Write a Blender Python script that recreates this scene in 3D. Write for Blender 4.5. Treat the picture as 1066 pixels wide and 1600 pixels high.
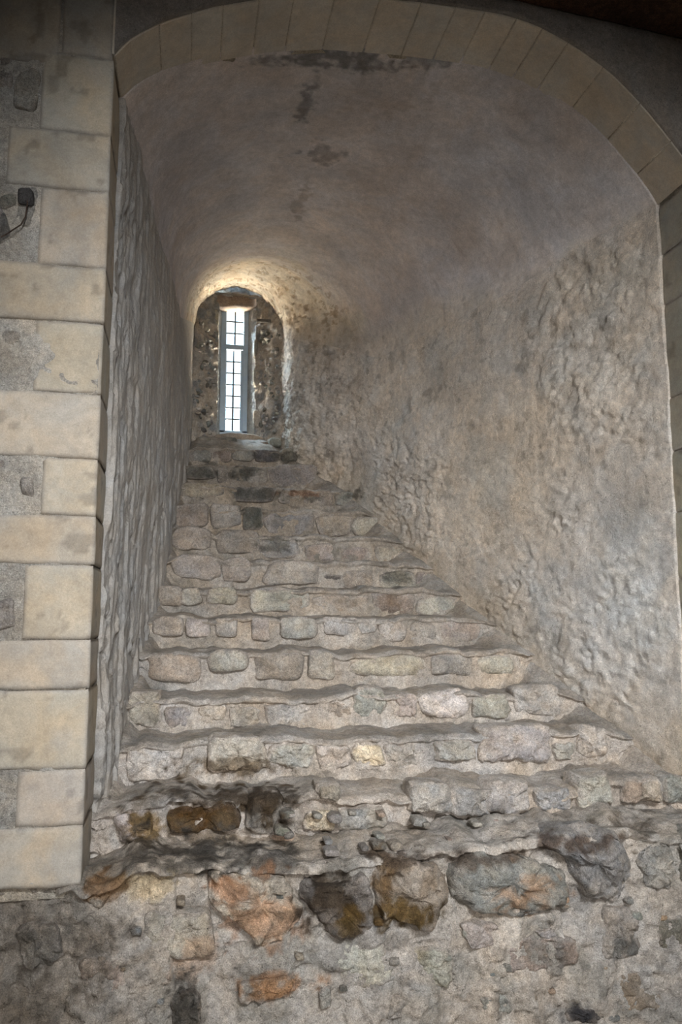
import bpy, math
import numpy as np
from mathutils import Vector, Matrix

for o in list(bpy.data.objects):
    bpy.data.objects.remove(o)
S = bpy.context.scene
COLL = S.collection

# ------------------------------------------------------------------ camera
EYE = 1.62                                   # eye height above the hall floor
F = 1250.0                                   # focal length in pixels of the 1066x1600 frame
PITCH, YAW = math.radians(7.5), math.radians(11.0)
fw = np.array([math.sin(YAW)*math.cos(PITCH), math.cos(YAW)*math.cos(PITCH), math.sin(PITCH)])
rt = np.array([math.cos(YAW), -math.sin(YAW), 0.0])
up = np.cross(rt, fw)
cam_d = bpy.data.cameras.new('camera'); cam = bpy.data.objects.new('camera', cam_d); COLL.objects.link(cam)
cam_d.sensor_fit = 'VERTICAL'; cam_d.sensor_height = 36.0; cam_d.sensor_width = 24.0
cam_d.lens = 36.0*F/1600.0
cam_d.clip_start = 0.05
cam.matrix_world = Matrix(((rt[0], up[0], -fw[0], 0), (rt[1], up[1], -fw[1], 0), (rt[2], up[2], -fw[2], EYE), (0, 0, 0, 1)))
S.camera = cam

# ------------------------------------------------------------------ world: hazy sky over pale sunlit ground
w = bpy.data.worlds.new('world'); S.world = w; w.use_nodes = True
nt = w.node_tree; nt.nodes.clear()
wo = nt.nodes.new('ShaderNodeOutputWorld'); bg = nt.nodes.new('ShaderNodeBackground')
tc = nt.nodes.new('ShaderNodeTexCoord'); sx = nt.nodes.new('ShaderNodeSeparateXYZ'); rp = nt.nodes.new('ShaderNodeValToRGB')
mr = nt.nodes.new('ShaderNodeMapRange'); mr.inputs[1].default_value = -1; mr.inputs[2].default_value = 1
nt.links.new(tc.outputs['Generated'], sx.inputs[0]); nt.links.new(sx.outputs['Z'], mr.inputs[0]); nt.links.new(mr.outputs[0], rp.inputs[0])
rp.color_ramp.elements[0].position = 0.44; rp.color_ramp.elements[0].color = (1.0, 0.74, 0.46, 1)
rp.color_ramp.elements[1].position = 0.54; rp.color_ramp.elements[1].color = (0.60, 0.82, 1.0, 1)
nt.links.new(rp.outputs[0], bg.inputs[0]); bg.inputs[1].default_value = 5.0
nt.links.new(bg.outputs[0], wo.inputs[0])

# ------------------------------------------------------------------ lights
def light(name, kind, loc, target, energy, color, **kw):
    d = bpy.data.lights.new(name, kind); o = bpy.data.objects.new(name, d); COLL.objects.link(o)
    o.location = loc; d.energy = energy; d.color = color
    o.rotation_euler = (Vector(target)-Vector(loc)).to_track_quat('-Z', 'Y').to_euler()
    for k, v in kw.items(): setattr(d, k, v)
    return o
# the hall's floodlight behind the photographer, and soft light from the hall's own windows high behind
light('hall_floodlight', 'SPOT', (-0.45, -3.6, EYE-0.25), (0.95, 3.6, EYE+0.15), 900, (1.0, 0.95, 0.905), spot_size=math.radians(46), spot_blend=1.0, shadow_soft_size=0.35)
light('hall_daylight', 'AREA', (1.0, -2.4, EYE+2.7), (1.05, 4.2, EYE-0.6), 52, (0.96, 0.98, 1.0), shape='RECTANGLE', size=2.2, size_y=0.8, spread=math.radians(52))
# added unseen lamps boosting the lancet's daylight: warm from below, blue from above
light('added_warm_fill', 'AREA', (0.40, 7.85, EYE+1.30), (0.42, 6.2, EYE+2.85), 1000, (1.0, 0.86, 0.70), shape='RECTANGLE', size=1.5, size_y=0.6)
light('added_sky_fill', 'AREA', (-0.15, 8.0, EYE+3.55), (0.80, 6.75, EYE+1.9), 900, (0.66, 0.84, 1.0), shape='RECTANGLE', size=0.8, size_y=0.8)
ptl = light('window_portal', 'AREA', (0.40, 7.42, EYE+2.28), (0.40, 0, EYE+2.28), 1, (1, 1, 1), shape='RECTANGLE', size=0.6, size_y=1.5)
ptl.data.cycles.is_portal = True

S.view_settings.view_transform = 'Standard'; S.view_settings.look = 'None'
S.cycles.sample_clamp_indirect = 2.0; S.cycles.caustics_reflective = False; S.cycles.caustics_refractive = False
S.view_settings.exposure = 0.0; S.view_settings.gamma = 1.0; S.view_settings.use_curve_mapping = False

# ------------------------------------------------------------------ helpers: photo measurements -> points on real planes (z relative to the eye)
def ray(x, y): return fw*F + rt*(x-533.0) + up*(800.0-y)
def onY(x, y, Y):
    d = ray(x, y); return d*Y/d[1]
def onZ(x, y, Z):
    d = ray(x, y); return d*Z/d[2]

# ---- numpy noise
def _h(i, j, k, s):
    n = (i*374761393 + j*668265263 + k*2147483647 + s*1274126177) & 0xffffffff
    n = ((n ^ (n >> 13))*1274126177) & 0xffffffff
    n = ((n ^ (n >> 16))*2246822519) & 0xffffffff
    return ((n ^ (n >> 15)) & 0xffff)/32767.5 - 1.0
def vnoise(P, seed=0):
    P = np.asarray(P, float); I = np.floor(P).astype(np.int64); f = P-I; f = f*f*f*(f*(f*6-15)+10)
    x, y, z = I[..., 0], I[..., 1], I[..., 2]; u, v, q = f[..., 0], f[..., 1], f[..., 2]
    r = 0
    for a in (0, 1):
        for b in (0, 1):
            for c in (0, 1):
                r = r + _h(x+a, y+b, z+c, seed)*(u if a else 1-u)*(v if b else 1-v)*(q if c else 1-q)
    return r
def fbm(P, octv=4, seed=0, gain=0.5):
    P = np.asarray(P, float); r = 0; a = 1.0; t = 0
    for i in range(octv):
        r = r + a*vnoise(P*(2.03**i)+i*17.3, seed+i); t += a; a *= gain
    return r/t*1.6
def sstep(a, b, x):
    t = np.clip((x-a)/(b-a), 0, 1); return t*t*(3-2*t)
def lerp(a, b, t): return a+(b-a)*t

# ------------------------------------------------------------------ materials
MATS = {}
def mat(name, mott=0.25, fine=0.2, speck=0.0, bump=0.4, bscale=30, rough=0.9, tint=(1.05, 1.0, 0.94), scale=4.0, pit=0.0):
    m = bpy.data.materials.new(name); m.use_nodes = True; MATS[name] = m
    nt = m.node_tree; N = nt.nodes; L = nt.links; N.clear()
    out = N.new('ShaderNodeOutputMaterial'); b = N.new('ShaderNodeBsdfPrincipled'); L.new(b.outputs[0], out.inputs[0])
    b.inputs['Roughness'].default_value = rough; b.inputs['Specular IOR Level'].default_value = 0.12
    g = N.new('ShaderNodeNewGeometry'); at = N.new('ShaderNodeAttribute'); at.attribute_name = 'Col'
    def noise(sc, det, ro=0.6, dist=0.0):
        n = N.new('ShaderNodeTexNoise'); n.inputs['Scale'].default_value = sc; n.inputs['Detail'].default_value = det
        n.inputs['Roughness'].default_value = ro; n.inputs['Distortion'].default_value = dist; L.new(g.outputs['Position'], n.inputs['Vector']); return n.outputs[0]
    def rng(src, a, bb, c, d):
        r = N.new('ShaderNodeMapRange'); r.inputs[1].default_value = a; r.inputs[2].default_value = bb; r.inputs[3].default_value = c; r.inputs[4].default_value = d; L.new(src, r.inputs[0]); return r.outputs[0]
    def mul(a, bb):
        q = N.new('ShaderNodeMath'); q.operation = 'MULTIPLY'; L.new(a, q.inputs[0])
        if isinstance(bb, float): q.inputs[1].default_value = bb
        else: L.new(bb, q.inputs[1])
        return q.outputs[0]
    def add(a, bb):
        q = N.new('ShaderNodeMath'); q.operation = 'ADD'; L.new(a, q.inputs[0]); L.new(bb, q.inputs[1]); return q.outputs[0]
    v = mul(rng(noise(scale, 7, 0.62, 0.3), 0.32, 0.68, 1-mott, 1+mott), mul(rng(noise(scale*8, 6, 0.7), 0.34, 0.66, 1-fine, 1+fine), rng(noise(scale*34, 4, 0.7), 0.34, 0.66, 1-fine*.75, 1+fine*.75)))
    if speck > 0:
        v = mul(v, rng(noise(95, 3, 0.55), 0.655, 0.70, 1.0, 1.0-speck))
    v = mul(v, rng(noise(255, 2, 0.6), 0.34, 0.66, 1-fine*1.0, 1+fine*1.0))
    v = mul(v, rng(noise(120, 3, 0.6), 0.62, 0.70, 1.0, 1.0+speck*.7))
    tintmix = N.new('ShaderNodeMix'); tintmix.data_type = 'RGBA'
    tintmix.inputs['A'].default_value = (0.985, 1.0, 1.015, 1); tintmix.inputs['B'].default_value = (*tint, 1)
    L.new(rng(noise(scale*1.7, 5, 0.6, 0.5), 0.38, 0.64, 0, 1), tintmix.inputs['Factor'])
    vm = N.new('ShaderNodeVectorMath'); vm.operation = 'MULTIPLY'; L.new(at.outputs['Color'], vm.inputs[0]); L.new(tintmix.outputs['Result'], vm.inputs[1])
    vs = N.new('ShaderNodeVectorMath'); vs.operation = 'SCALE'; L.new(vm.outputs[0], vs.inputs[0]); L.new(v, vs.inputs['Scale'])
    L.new(vs.outputs[0], b.inputs['Base Color'])
    bp = N.new('ShaderNodeBump'); bp.inputs['Strength'].default_value = bump; bp.inputs['Distance'].default_value = 0.02
    h = add(noise(bscale, 9, 0.68, 0.2), mul(noise(bscale*4.5, 4, 0.6), 0.35))
    if pit > 0:
        h = add(h, mul(rng(noise(70, 3, 0.5), 0.6, 0.72, 1.0, 0.0), pit))
    L.new(h, bp.inputs['Height']); L.new(bp.outputs[0], b.inputs['Normal'])
    return m
mat('vault_plaster', mott=0.16, fine=0.13, speck=0.15, bump=0.4, bscale=22, scale=3.0)
mat('rough_plaster', mott=0.17, fine=0.18, speck=0.45, bump=0.55, bscale=26, scale=4.0, pit=0.2)
mat('left_plaster', mott=0.10, fine=0.12, speck=0.2, bump=0.5, bscale=24, scale=4.0)
mat('mortar', mott=0.22, fine=0.25, speck=0.55, bump=0.7, bscale=34, scale=6.0, pit=0.35)
mat('ashlar', mott=0.13, fine=0.09, speck=0.15, bump=0.22, bscale=30, scale=3.0, tint=(1.08, 1.0, 0.9))
mat('fieldstone', mott=0.26, fine=0.28, speck=0.5, bump=0.7, bscale=38, scale=9.0, pit=0.25)
mat('window_stone', mott=0.22, fine=0.25, speck=0.4, bump=0.6, bscale=30, scale=8.0)
mat('window_iron', mott=0.05, fine=0.05, bump=0.1, rough=0.5)
mat('old_timber', mott=0.4, fine=0.4, bump=0.6, bscale=16, rough=0.75)
mat('wrought_iron', mott=0.3, fine=0.3, bump=0.5, rough=0.7)
mat('hall_plaster', mott=0.15, fine=0.1, bump=0.3)
def glass():
    m = bpy.data.materials.new('leaded_glass'); m.use_nodes = True; MATS['leaded_glass'] = m
    nt = m.node_tree; N = nt.nodes; N.clear(); out = N.new('ShaderNodeOutputMaterial')
    t = N.new('ShaderNodeBsdfTransparent'); t.inputs[0].default_value = (0.96, 0.98, 0.98, 1)
    gl = N.new('ShaderNodeBsdfGlossy'); gl.inputs['Roughness'].default_value = 0.06
    ns = N.new('ShaderNodeTexNoise'); ns.inputs['Scale'].default_value = 14; bp = N.new('ShaderNodeBump'); bp.inputs['Strength'].default_value = 0.1
    nt.links.new(ns.outputs[0], bp.inputs['Height']); nt.links.new(bp.outputs[0], gl.inputs['Normal'])
    mx = N.new('ShaderNodeMixShader'); mx.inputs[0].default_value = 0.07
    nt.links.new(t.outputs[0], mx.inputs[1]); nt.links.new(gl.outputs[0], mx.inputs[2]); nt.links.new(mx.outputs[0], out.inputs[0])
glass()

# ------------------------------------------------------------------ object helpers
WLOC = {}
def link(o, parent=None, loc=(0, 0, 0), label=None, cat=None, group=None, kind=None):
    COLL.objects.link(o); loc = Vector(loc)
    if parent is not None:
        o.parent = parent; o.location = loc-WLOC[parent.name]
    else: o.location = loc
    WLOC[o.name] = loc
    for k, v in (('label', label), ('category', cat), ('group', group), ('kind', kind)):
        if v: o[k] = v
    return o
def empty(name, loc, **kw): return link(bpy.data.objects.new(name, None), None, loc, **kw)
def mesh_obj(name, V, faces, col, m, parent=None, smooth=True, origin=None, **kw):
    """V: (n,3) points with z relative to the eye; col: one colour or one for each point"""
    V = np.asarray(V, float).reshape(-1, 3) + np.array([0, 0, EYE])
    if origin is None:
        origin = np.array([V[:, 0].mean(), V[:, 1].mean(), V[:, 2].min()])
    me = bpy.data.meshes.new(name)
    faces = faces.tolist() if isinstance(faces, np.ndarray) else faces
    me.from_pydata((V-origin).tolist(), [], faces)
    me.materials.append(MATS[m])
    c = np.ones((len(V), 4)); c[:, :3] = np.clip(np.asarray(col, float), 0.005, 0.95)
    a = me.color_attributes.new('Col', 'FLOAT_COLOR', 'POINT'); a.data.foreach_set('color', c.ravel())
    if smooth: me.polygons.foreach_set('use_smooth', np.ones(len(faces), bool))
    me.update()
    return link(bpy.data.objects.new(name, me), parent, origin, **kw)
def gridfaces(nu, nv, flip=False):
    i, j = np.meshgrid(np.arange(nu-1), np.arange(nv-1), indexing='ij'); a = (i*nv+j).ravel()
    q = np.stack([a, a+1, a+nv+1, a+nv], 1)
    return q[:, ::-1] if flip else q
def box(name, lo, hi, col, m, parent=None, bevel=0.006, jit=0.0, seed=0, **kw):
    """box with a chamfered edge all round, corners a little uneven"""
    lo, hi = np.array(lo, float), np.array(hi, float); rs = np.random.RandomState(seed)
    c = (lo+hi)/2; h = (hi-lo)/2; b = min(bevel, h.min()*0.45); V = []; idx = {}
    for sx_ in (-1, 1):
        for sy_ in (-1, 1):
            for sz_ in (-1, 1):
                s = np.array([sx_, sy_, sz_]); j = rs.uniform(-jit, jit, 3)
                for ax in range(3):
                    p = c+s*(h-b); p[ax] = c[ax]+s[ax]*h[ax]
                    idx[(sx_, sy_, sz_, ax)] = len(V); V.append(p+j)
    Fc = []
    for ax in range(3):
        o1, o2 = [k for k in range(3) if k != ax]
        for s in (-1, 1):
            q = []
            for (p, r) in ((-1, -1), (1, -1), (1, 1), (-1, 1)):
                k = [0, 0, 0]; k[ax] = s; k[o1] = p; k[o2] = r; q.append(idx[(*k, ax)])
            Fc.append(q if (s > 0) == (ax != 1) else q[::-1])
    for ax in range(3):                           # edge chamfers
        o1, o2 = [k for k in range(3) if k != ax]
        for p in (-1, 1):
            for r in (-1, 1):
                k0 = [0, 0, 0]; k0[ax] = -1; k0[o1] = p; k0[o2] = r; k1 = list(k0); k1[ax] = 1
                q = [idx[(*k0, o1)], idx[(*k1, o1)], idx[(*k1, o2)], idx[(*k0, o2)]]
                n = np.cross(V[q[1]]-V[q[0]], V[q[2]]-V[q[0]])
                Fc.append(q if n@(V[q[0]]-c) > 0 else q[::-1])
    for sx_ in (-1, 1):
        for sy_ in (-1, 1):
            for sz_ in (-1, 1):
                q = [idx[(sx_, sy_, sz_, a)] for a in range(3)]
                n = np.cross(V[q[1]]-V[q[0]], V[q[2]]-V[q[0]])
                Fc.append(q if n@(V[q[0]]-c) > 0 else q[::-1])
    return mesh_obj(name, np.array(V), Fc, col, m, parent, smooth=False, **kw)

# ---- stains: shapes of their own on the masonry (moss, rust-coloured lime, soot, lower-left vignette)
STAINS = []
def stain(x, y, rx, ry, col, s, Y=3.1, ry3=0.12):
    c = onY(x, y, Y); k = Y/F*1.02
    STAINS.append((c, np.array([rx*k, ry3, ry*k]), np.array(col), s))
def vstain(x, y, rx, ry, col, s, Z=2.70):
    c = onZ(x, y, Z); STAINS.append((c, np.array([rx, ry, 0.12]), np.array(col), s))
DKB = (0.045, 0.033, 0.022); ORG = (0.36, 0.17, 0.06); MOSS = (0.085, 0.052, 0.015); SOOT = (0.075, 0.068, 0.06)
stain(345, 1243, 110, 26, DKB, .85, 3.38, .25); stain(315, 1278, 62, 18, (0.060, 0.034, 0.012), .95, 3.36, .15)
stain(365, 1202, 75, 20, (0.10, 0.065, 0.03), .75, 3.66, .12); stain(425, 1200, 40, 16, (0.12, 0.085, 0.05), .6, 3.66, .1)
stain(405, 1262, 34, 30, DKB, .8, 3.38, .15); stain(320, 1300, 115, 30, (0.085, 0.06, 0.035), .75, 3.36, .16); stain(235, 1262, 30, 22, (0.12, 0.09, 0.06), .5, 3.38); stain(235, 1290, 26, 22, (0.20, 0.13, 0.05), .7, 3.38)
stain(275, 1338, 80, 32, SOOT, .75, 3.2, .2); stain(370, 1330, 80, 28, SOOT, .75, 3.2, .2); stain(430, 1352, 60, 22, SOOT, .7, 3.15, .2)
stain(240, 1388, 45, 18, (0.52, 0.42, 0.27), .6); stain(410, 1425, 60, 50, (0.36, 0.19, 0.10), .55); stain(362, 1388, 34, 14, (0.40, 0.21, 0.11), .6)
stain(515, 1402, 52, 42, DKB, .9); stain(540, 1440, 30, 28, MOSS, .8); stain(632, 1422, 52, 28, MOSS, .92); stain(598, 1375, 18, 42, (0.12, 0.075, 0.035), .85)
stain(305, 1490, 34, 42, (0.42, 0.27, 0.17), .4); stain(420, 1546, 62, 18, (0.34, 0.16, 0.055), .65); stain(292, 1572, 22, 32, SOOT, .8)
stain(912, 1583, 28, 14, (0.04, 0.04, 0.045), .9); stain(900, 1312, 75, 13, (0.085, 0.06, 0.045), .85, 3.1, .2); stain(770, 1340, 80, 12, (0.085, 0.065, 0.05), .85, 3.1, .2)
stain(640, 1342, 60, 9, (0.08, 0.06, 0.045), .8, 3.1, .2); stain(1010, 1297, 50, 12, (0.10, 0.08, 0.06), .7, 3.1, .2)
stain(820, 1388, 56, 34, (0.40, 0.25, 0.15), .65); stain(60, 1480, 100, 50, (0.12, 0.105, 0.09), .55); stain(150, 1500, 70, 35, (0.15, 0.13, 0.11), .5); stain(20, 1570, 110, 50, (0.14, 0.115, 0.09), .6)  # dark lower-left ones: dirt plus vignette put into the colour
stain(165, 1390, 26, 20, (0.16, 0.09, 0.04), .8, 3.1); stain(860, 1490, 40, 24, (0.15, 0.15, 0.14), .6); stain(970, 1480, 24, 16, (0.09, 0.09, 0.085), .75)
for (x, y, a, b, k) in ((322, 740, 45, 9, 11), (385, 738, 24, 10, 11), (415, 772, 48, 12, 10), (552, 776, 24, 9, 10), (388, 795, 13, 16, 9), (480, 777, 30, 7, 10), (435, 850, 34, 14, 8), (615, 902, 22, 12, 7), (330, 725, 24, 7, 12), (455, 715, 40, 8, 12), (525, 715, 10, 18, 12)):
    stain(x, y, a, b, (0.075, 0.072, 0.062), .72, 3.1+.287*k, .14)
stain(470, 772, 40, 6, (0.22, 0.11, 0.06), .5, 5.97); stain(610, 940, 26, 12, (0.19, 0.13, 0.085), .6, 4.82)
vstain(530, 92, .24, .10, (0.13, 0.135, 0.14), .75); vstain(410, 75, .16, .05, (0.13, 0.13, 0.13), .6); vstain(480, 160, .05, .20, (0.14, 0.14, 0.145), .65)
vstain(670, 90, .2, .07, (0.17, 0.175, 0.18), .6); vstain(500, 245, .12, .10, (0.16, 0.15, 0.15), .5); vstain(470, 320, .05, .2, (0.26, 0.19, 0.13), .4); vstain(600, 150, .25, .2, (0.40, 0.33, 0.27), .3)
def stained(P, col):
    col = np.array(col, float); P = P.reshape(-1, 3)
    if col.ndim == 1: col = np.tile(col, (len(P), 1))
    wob = fbm(P*11, 4, 91); wob2 = fbm(P*32, 3, 77)
    lo, hi = P.min(0), P.max(0)
    for c, r, k, s in STAINS:
        if np.any(c+r*1.8 < lo) or np.any(c-r*1.8 > hi): continue
        d = np.sqrt((((P-c)/r)**2).sum(1)) + 0.55*wob + 0.5*wob2
        t = (s*(1-sstep(0.55, 1.15, d)))[:, None]
        col = col*(1-t)+k*t*(1+.45*wob2)[:, None]
    return col
def mottle(P, col, amp=0.18, sc=5, seed=0, warm=0.05):
    P = P.reshape(-1, 3); a = fbm(P*sc, 4, seed); b = fbm(P*sc*.6+9, 3, seed+5)
    return np.asarray(col)*(1+amp*a)[:, None]*(1+warm*b[:, None]*np.array([1, 0.1, -1.1]))

# ------------------------------------------------------------------ the plan of the embrasure
YF, YP, YB = 3.10, 3.40, 7.00                  # hall face, start of the plaster, back wall
XL0, XR0 = -0.335, 2.285
NS = 13; TREAD = 0.287
EDGE = [1352, 1250, 1156, 1088, 1020, 966, 920, 876, 836, 797, 763, 731, 704]
YK = [YF+TREAD*k for k in range(NS)]
ZK = [onY(450, e, YK[k])[2] for k, e in enumerate(EDGE)]
ZFLOOR = -EYE
def xL(Y): return np.interp(Y, [3.1, 3.4, 3.7, 4.3, 5.0, 6.0, 6.6, 7.05], [-.322, -.318, -.275, -.205, -.13, -.05, .01, .03])
_yr = np.linspace(2.6, 7.6, 1001); _xr = np.interp(_yr, [2.6, 3.4, 5.6, 6.0, 6.3, 6.48, 6.62, 6.95, 7.6], [2.45, 2.275, 1.43, 1.235, 1.02, .89, .825, .80, .80])
_k = np.hanning(61); _k /= _k.sum(); _xr[30:-30] = np.convolve(_xr, _k, 'valid')
def xR(Y): return np.interp(Y, _yr, _xr)
def zsL(Y): return np.interp(Y, [3.4, 4.2, 5.7, 6.4, 7.05], [2.26, 2.15, 2.16, 2.40, 2.58])
def zsR(Y): return np.interp(Y, [3.4, 4.2, 5.7, 6.4, 7.05], [2.06, 1.95, 1.95, 2.30, 2.56])
def zcr(Y): return np.interp(Y, [3.4, 4.6, 5.5, 5.8, 6.2, 7.05], [2.715, 2.715, 2.70, 2.72, 2.83, 3.0])
FX = np.array([-.335, -.30, -.15, .055, .32, .59, 1.0, 1.35, 1.52, 1.72, 1.9, 2.05, 2.22, 2.285])
FZ = np.array([2.27, 2.335, 2.445, 2.545, 2.635, 2.69, 2.715, 2.715, 2.685, 2.60, 2.485, 2.34, 2.14, 2.05])
def arch_front(x):
    xs = np.linspace(FX[0], FX[-1], 400); zs = np.interp(xs, FX, FZ)
    ker = np.hanning(31); ker /= ker.sum(); zp = np.concatenate([zs[0]+(zs[1]-zs[0])*np.arange(-15, 0), zs, zs[-1]+(zs[-1]-zs[-2])*np.arange(1, 16)])
    return np.interp(x, xs, np.convolve(zp, ker, 'valid'))
def arch_z(t, Y):
    """height of the vault at t in -1..1 across, depth Y"""
    a, b = xL(Y), xR(Y); base = lerp(zsL(Y), zsR(Y), (t+1)/2); ell = np.sqrt(np.clip(1-t*t, 0, 1))
    ze = base+(zcr(Y)-(zsL(Y)+zsR(Y))/2)*ell
    zf = arch_front(XL0+(t+1)/2*(XR0-XL0))
    return lerp(zf, ze, sstep(3.4, 4.7, Y))

# ------------------------------------------------------------------ embrasure walls and vault: one loft cut into three pieces
def yv(u): return YP+(YB+0.06-YP)*u
def f_left(u, v):
    Y = yv(u); zt = arch_z(-1.0+0*u, Y); z0 = -1.15+(Y-YP)*0.60
    return np.stack([xL(Y), Y, z0+(zt-z0)*v], -1)
def f_right(u, v):
    Y = yv(u); zt = arch_z(1.0+0*u, Y); z0 = -1.15+(Y-YP)*0.60
    return np.stack([xR(Y), Y, z0+(zt-z0)*v], -1)
def f_vault(u, v):
    Y = yv(u); t = -np.cos(np.pi*v); return np.stack([xL(Y)+(t+1)/2*(xR(Y)-xL(Y)), Y, arch_z(t, Y)], -1)
def flake(P, sc, seed, th=0.05): return sstep(-th, th, fbm(P*sc, 4, seed))
def near_win(P): return sstep(5.7, 6.5, P[..., 1])
def d_left(P):
    fr = np.exp(-(P[..., 1]-3.4)*1.6); low = 1-sstep(-.5, .4, P[..., 2]-.6*(P[..., 1]-3.4)); Q = P*np.array([1, 1.5, .45])
    return .016*fbm(P*1.4, 3, 3)+(.003+.010*fr+.008*low)*(flake(Q, 9, 5, .07)-.5)+(.003+.004*fr)*(flake(Q, 21, 6, .1)-.5)+.003*fbm(P*16, 4, 8)
def d_right(P):
    m = sstep(.0, .45, fbm(P*1.3+3, 3, 31)+.30*(1-sstep(3.4, 4.6, P[..., 1]))*sstep(-.3, .3, P[..., 2]))
    nw = near_win(P); Q = P*np.array([1, 1, 1.4])+.05*fbm(P*9, 3, 30)[..., None]
    return .018*fbm(P*1.1, 3, 13)+(.002+.0065*m)*(flake(Q, 9, 15, .09)-.5)+(.0025+.0045*m)*(flake(Q, 20, 16, .12)-.5)+(.003+.006*nw)*fbm(P*20, 4, 18)+.009*nw*(flake(P, 15, 19, .1)-.5)
def d_vault(P):
    nw = near_win(P); sp = P*np.array([1.0, 2.0, 1.0])
    return .014*fbm(P*1.1, 3, 23)+.003*fbm(sp*7, 4, 24)+.002*(flake(P, 6, 25, .12)-.5)+.010*nw*fbm(P*15, 4, 28)-.007*nw*sstep(.25, .5, fbm(P*np.array([30, 16, 30]), 3, 46))
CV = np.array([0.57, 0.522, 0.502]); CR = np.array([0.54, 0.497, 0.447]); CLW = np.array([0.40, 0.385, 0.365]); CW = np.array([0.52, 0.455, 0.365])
def c_vault(P):
    c = mottle(P, CV, .2, 1.6, 41, .05); c = lerp(c, mottle(P, CW, .2, 9, 44, .05), sstep(5.6, 6.1, P[:, 1]+.25*fbm(P*4, 3, 42))[:, None])
    pk = (sstep(.32, .5, fbm(P*np.array([30, 16, 30]), 3, 46))*sstep(5.6, 6.1, P[:, 1]))[:, None]; c = lerp(c, c*np.array([.62, .55, .48]), pk*.75)
    blue = (sstep(1.2, 1.9, P[:, 0]+.5*fbm(P*2, 3, 43))*(1-sstep(4.8, 5.6, P[:, 1])))[:, None]
    return lerp(c, c*np.array([1.08, 1.12, 1.16]), blue)
def c_right(P):
    c = mottle(P, CR, .14, 1.8, 51, .06)
    blu = sstep(.15, .6, fbm(P*2.2, 4, 53))[:, None]*.5; c = lerp(c, c*np.array([.92, 1.0, 1.07]), blu)
    dirt = (1-sstep(.05, .5, P[:, 2]-.6*(P[:, 1]-3.4)+1.0-.2+.25*fbm(P*3, 4, 54)))[:, None]; c = lerp(c, c*np.array([.80, .76, .70]), dirt*.8)
    bare = (sstep(5.3, 6.2, P[:, 1])*sstep(.0, .4, fbm(P*6, 4, 55)))[:, None]; c = lerp(c, np.array([.26, .22, .18]), bare*.35*(1-.6*sstep(6.2, 6.5, P[:, 1]))[:, None])
    c = lerp(c, c*np.array([1.12, 1.12, 1.10]), sstep(6.1, 6.6, P[:, 1])[:, None]); pk = (sstep(.30, .5, fbm(P*24, 3, 59))*sstep(5.7, 6.2, P[:, 1]))[:, None]; c = lerp(c, c*.55, pk*.7)  # paler toward the window: its light put into the colour; then pocks
    blob = sstep(.55, .75, fbm(P*15, 3, 57))[:, None]; return lerp(c, c*.55, blob*.55)
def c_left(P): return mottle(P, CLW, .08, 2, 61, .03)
def f_right_down(u, v): return f_right(u, 1-v)
def loft(nu, nL, nV, nR):
    us = np.linspace(0, 1, nu)[:, None]
    def ev(fn, n, skip): 
        v = np.linspace(0, 1, n)[None][:, skip:]; return fn(us+0*v, v+0*us)
    P = np.concatenate([ev(f_left, nL, 0), ev(f_vault, nV, 1), ev(f_right_down, nR, 1)], 1)
    n = np.cross(np.gradient(P, axis=0), np.gradient(P, axis=1)); n /= np.linalg.norm(n, axis=2, keepdims=True)+1e-12
    for _ in range(3):
        n[:, 1:-1] = (n[:, :-2]+2*n[:, 1:-1]+n[:, 2:])/4
    n /= np.linalg.norm(n, axis=2, keepdims=True)+1e-12
    j = np.arange(P.shape[1])[None]; iL, iR = nL-1, nL+nV-2
    wl_ = 1-sstep(iL-6, iL+14, j); wr_ = sstep(iR-30, iR+8, j+14*fbm(P*3, 3, 81)); wv_ = np.clip(1-wl_-wr_, 0, 1)
    d = wl_*d_left(P)+wr_*d_right(P)+wv_*d_vault(P)
    nearf = np.exp(-np.linspace(0, 1, nu)*30)[:, None]*(1-wl_); d = lerp(d, -.004+.4*d, nearf)
    P = P+n*d[..., None]
    rag = 0.04*fbm(P[0]*6, 4, 71); fall = np.exp(-np.linspace(0, 1, nu)*45)[:, None]; P[..., 1] += rag[None]*fall*(.2+.8*wl_)
    cap = P[0]-n[0]*0.16; P = np.concatenate([cap[None], P], 0)
    w3 = np.concatenate([wr_[:1], wr_], 0)+0*P[..., 0]
    for name, i0, i1, m, label, cat in (('wall_left', 0, iL, 'left_plaster', 'grey rough-plastered left side wall of the window recess, seen edge-on', 'wall'),
            ('ceiling_vault', iL, iR, 'vault_plaster', 'smooth grey plaster barrel vault over the stepped recess', 'ceiling'),
            ('wall_right', iR, P.shape[1]-1, 'rough_plaster', 'broad lumpy plastered right side wall splaying toward the narrow window', 'wall')):
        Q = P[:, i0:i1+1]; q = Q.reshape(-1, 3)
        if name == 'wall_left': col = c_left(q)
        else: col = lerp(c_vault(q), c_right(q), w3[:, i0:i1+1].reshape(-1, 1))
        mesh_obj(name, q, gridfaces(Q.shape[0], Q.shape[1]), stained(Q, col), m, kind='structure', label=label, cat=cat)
loft(330, 250, 260, 280)

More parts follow.
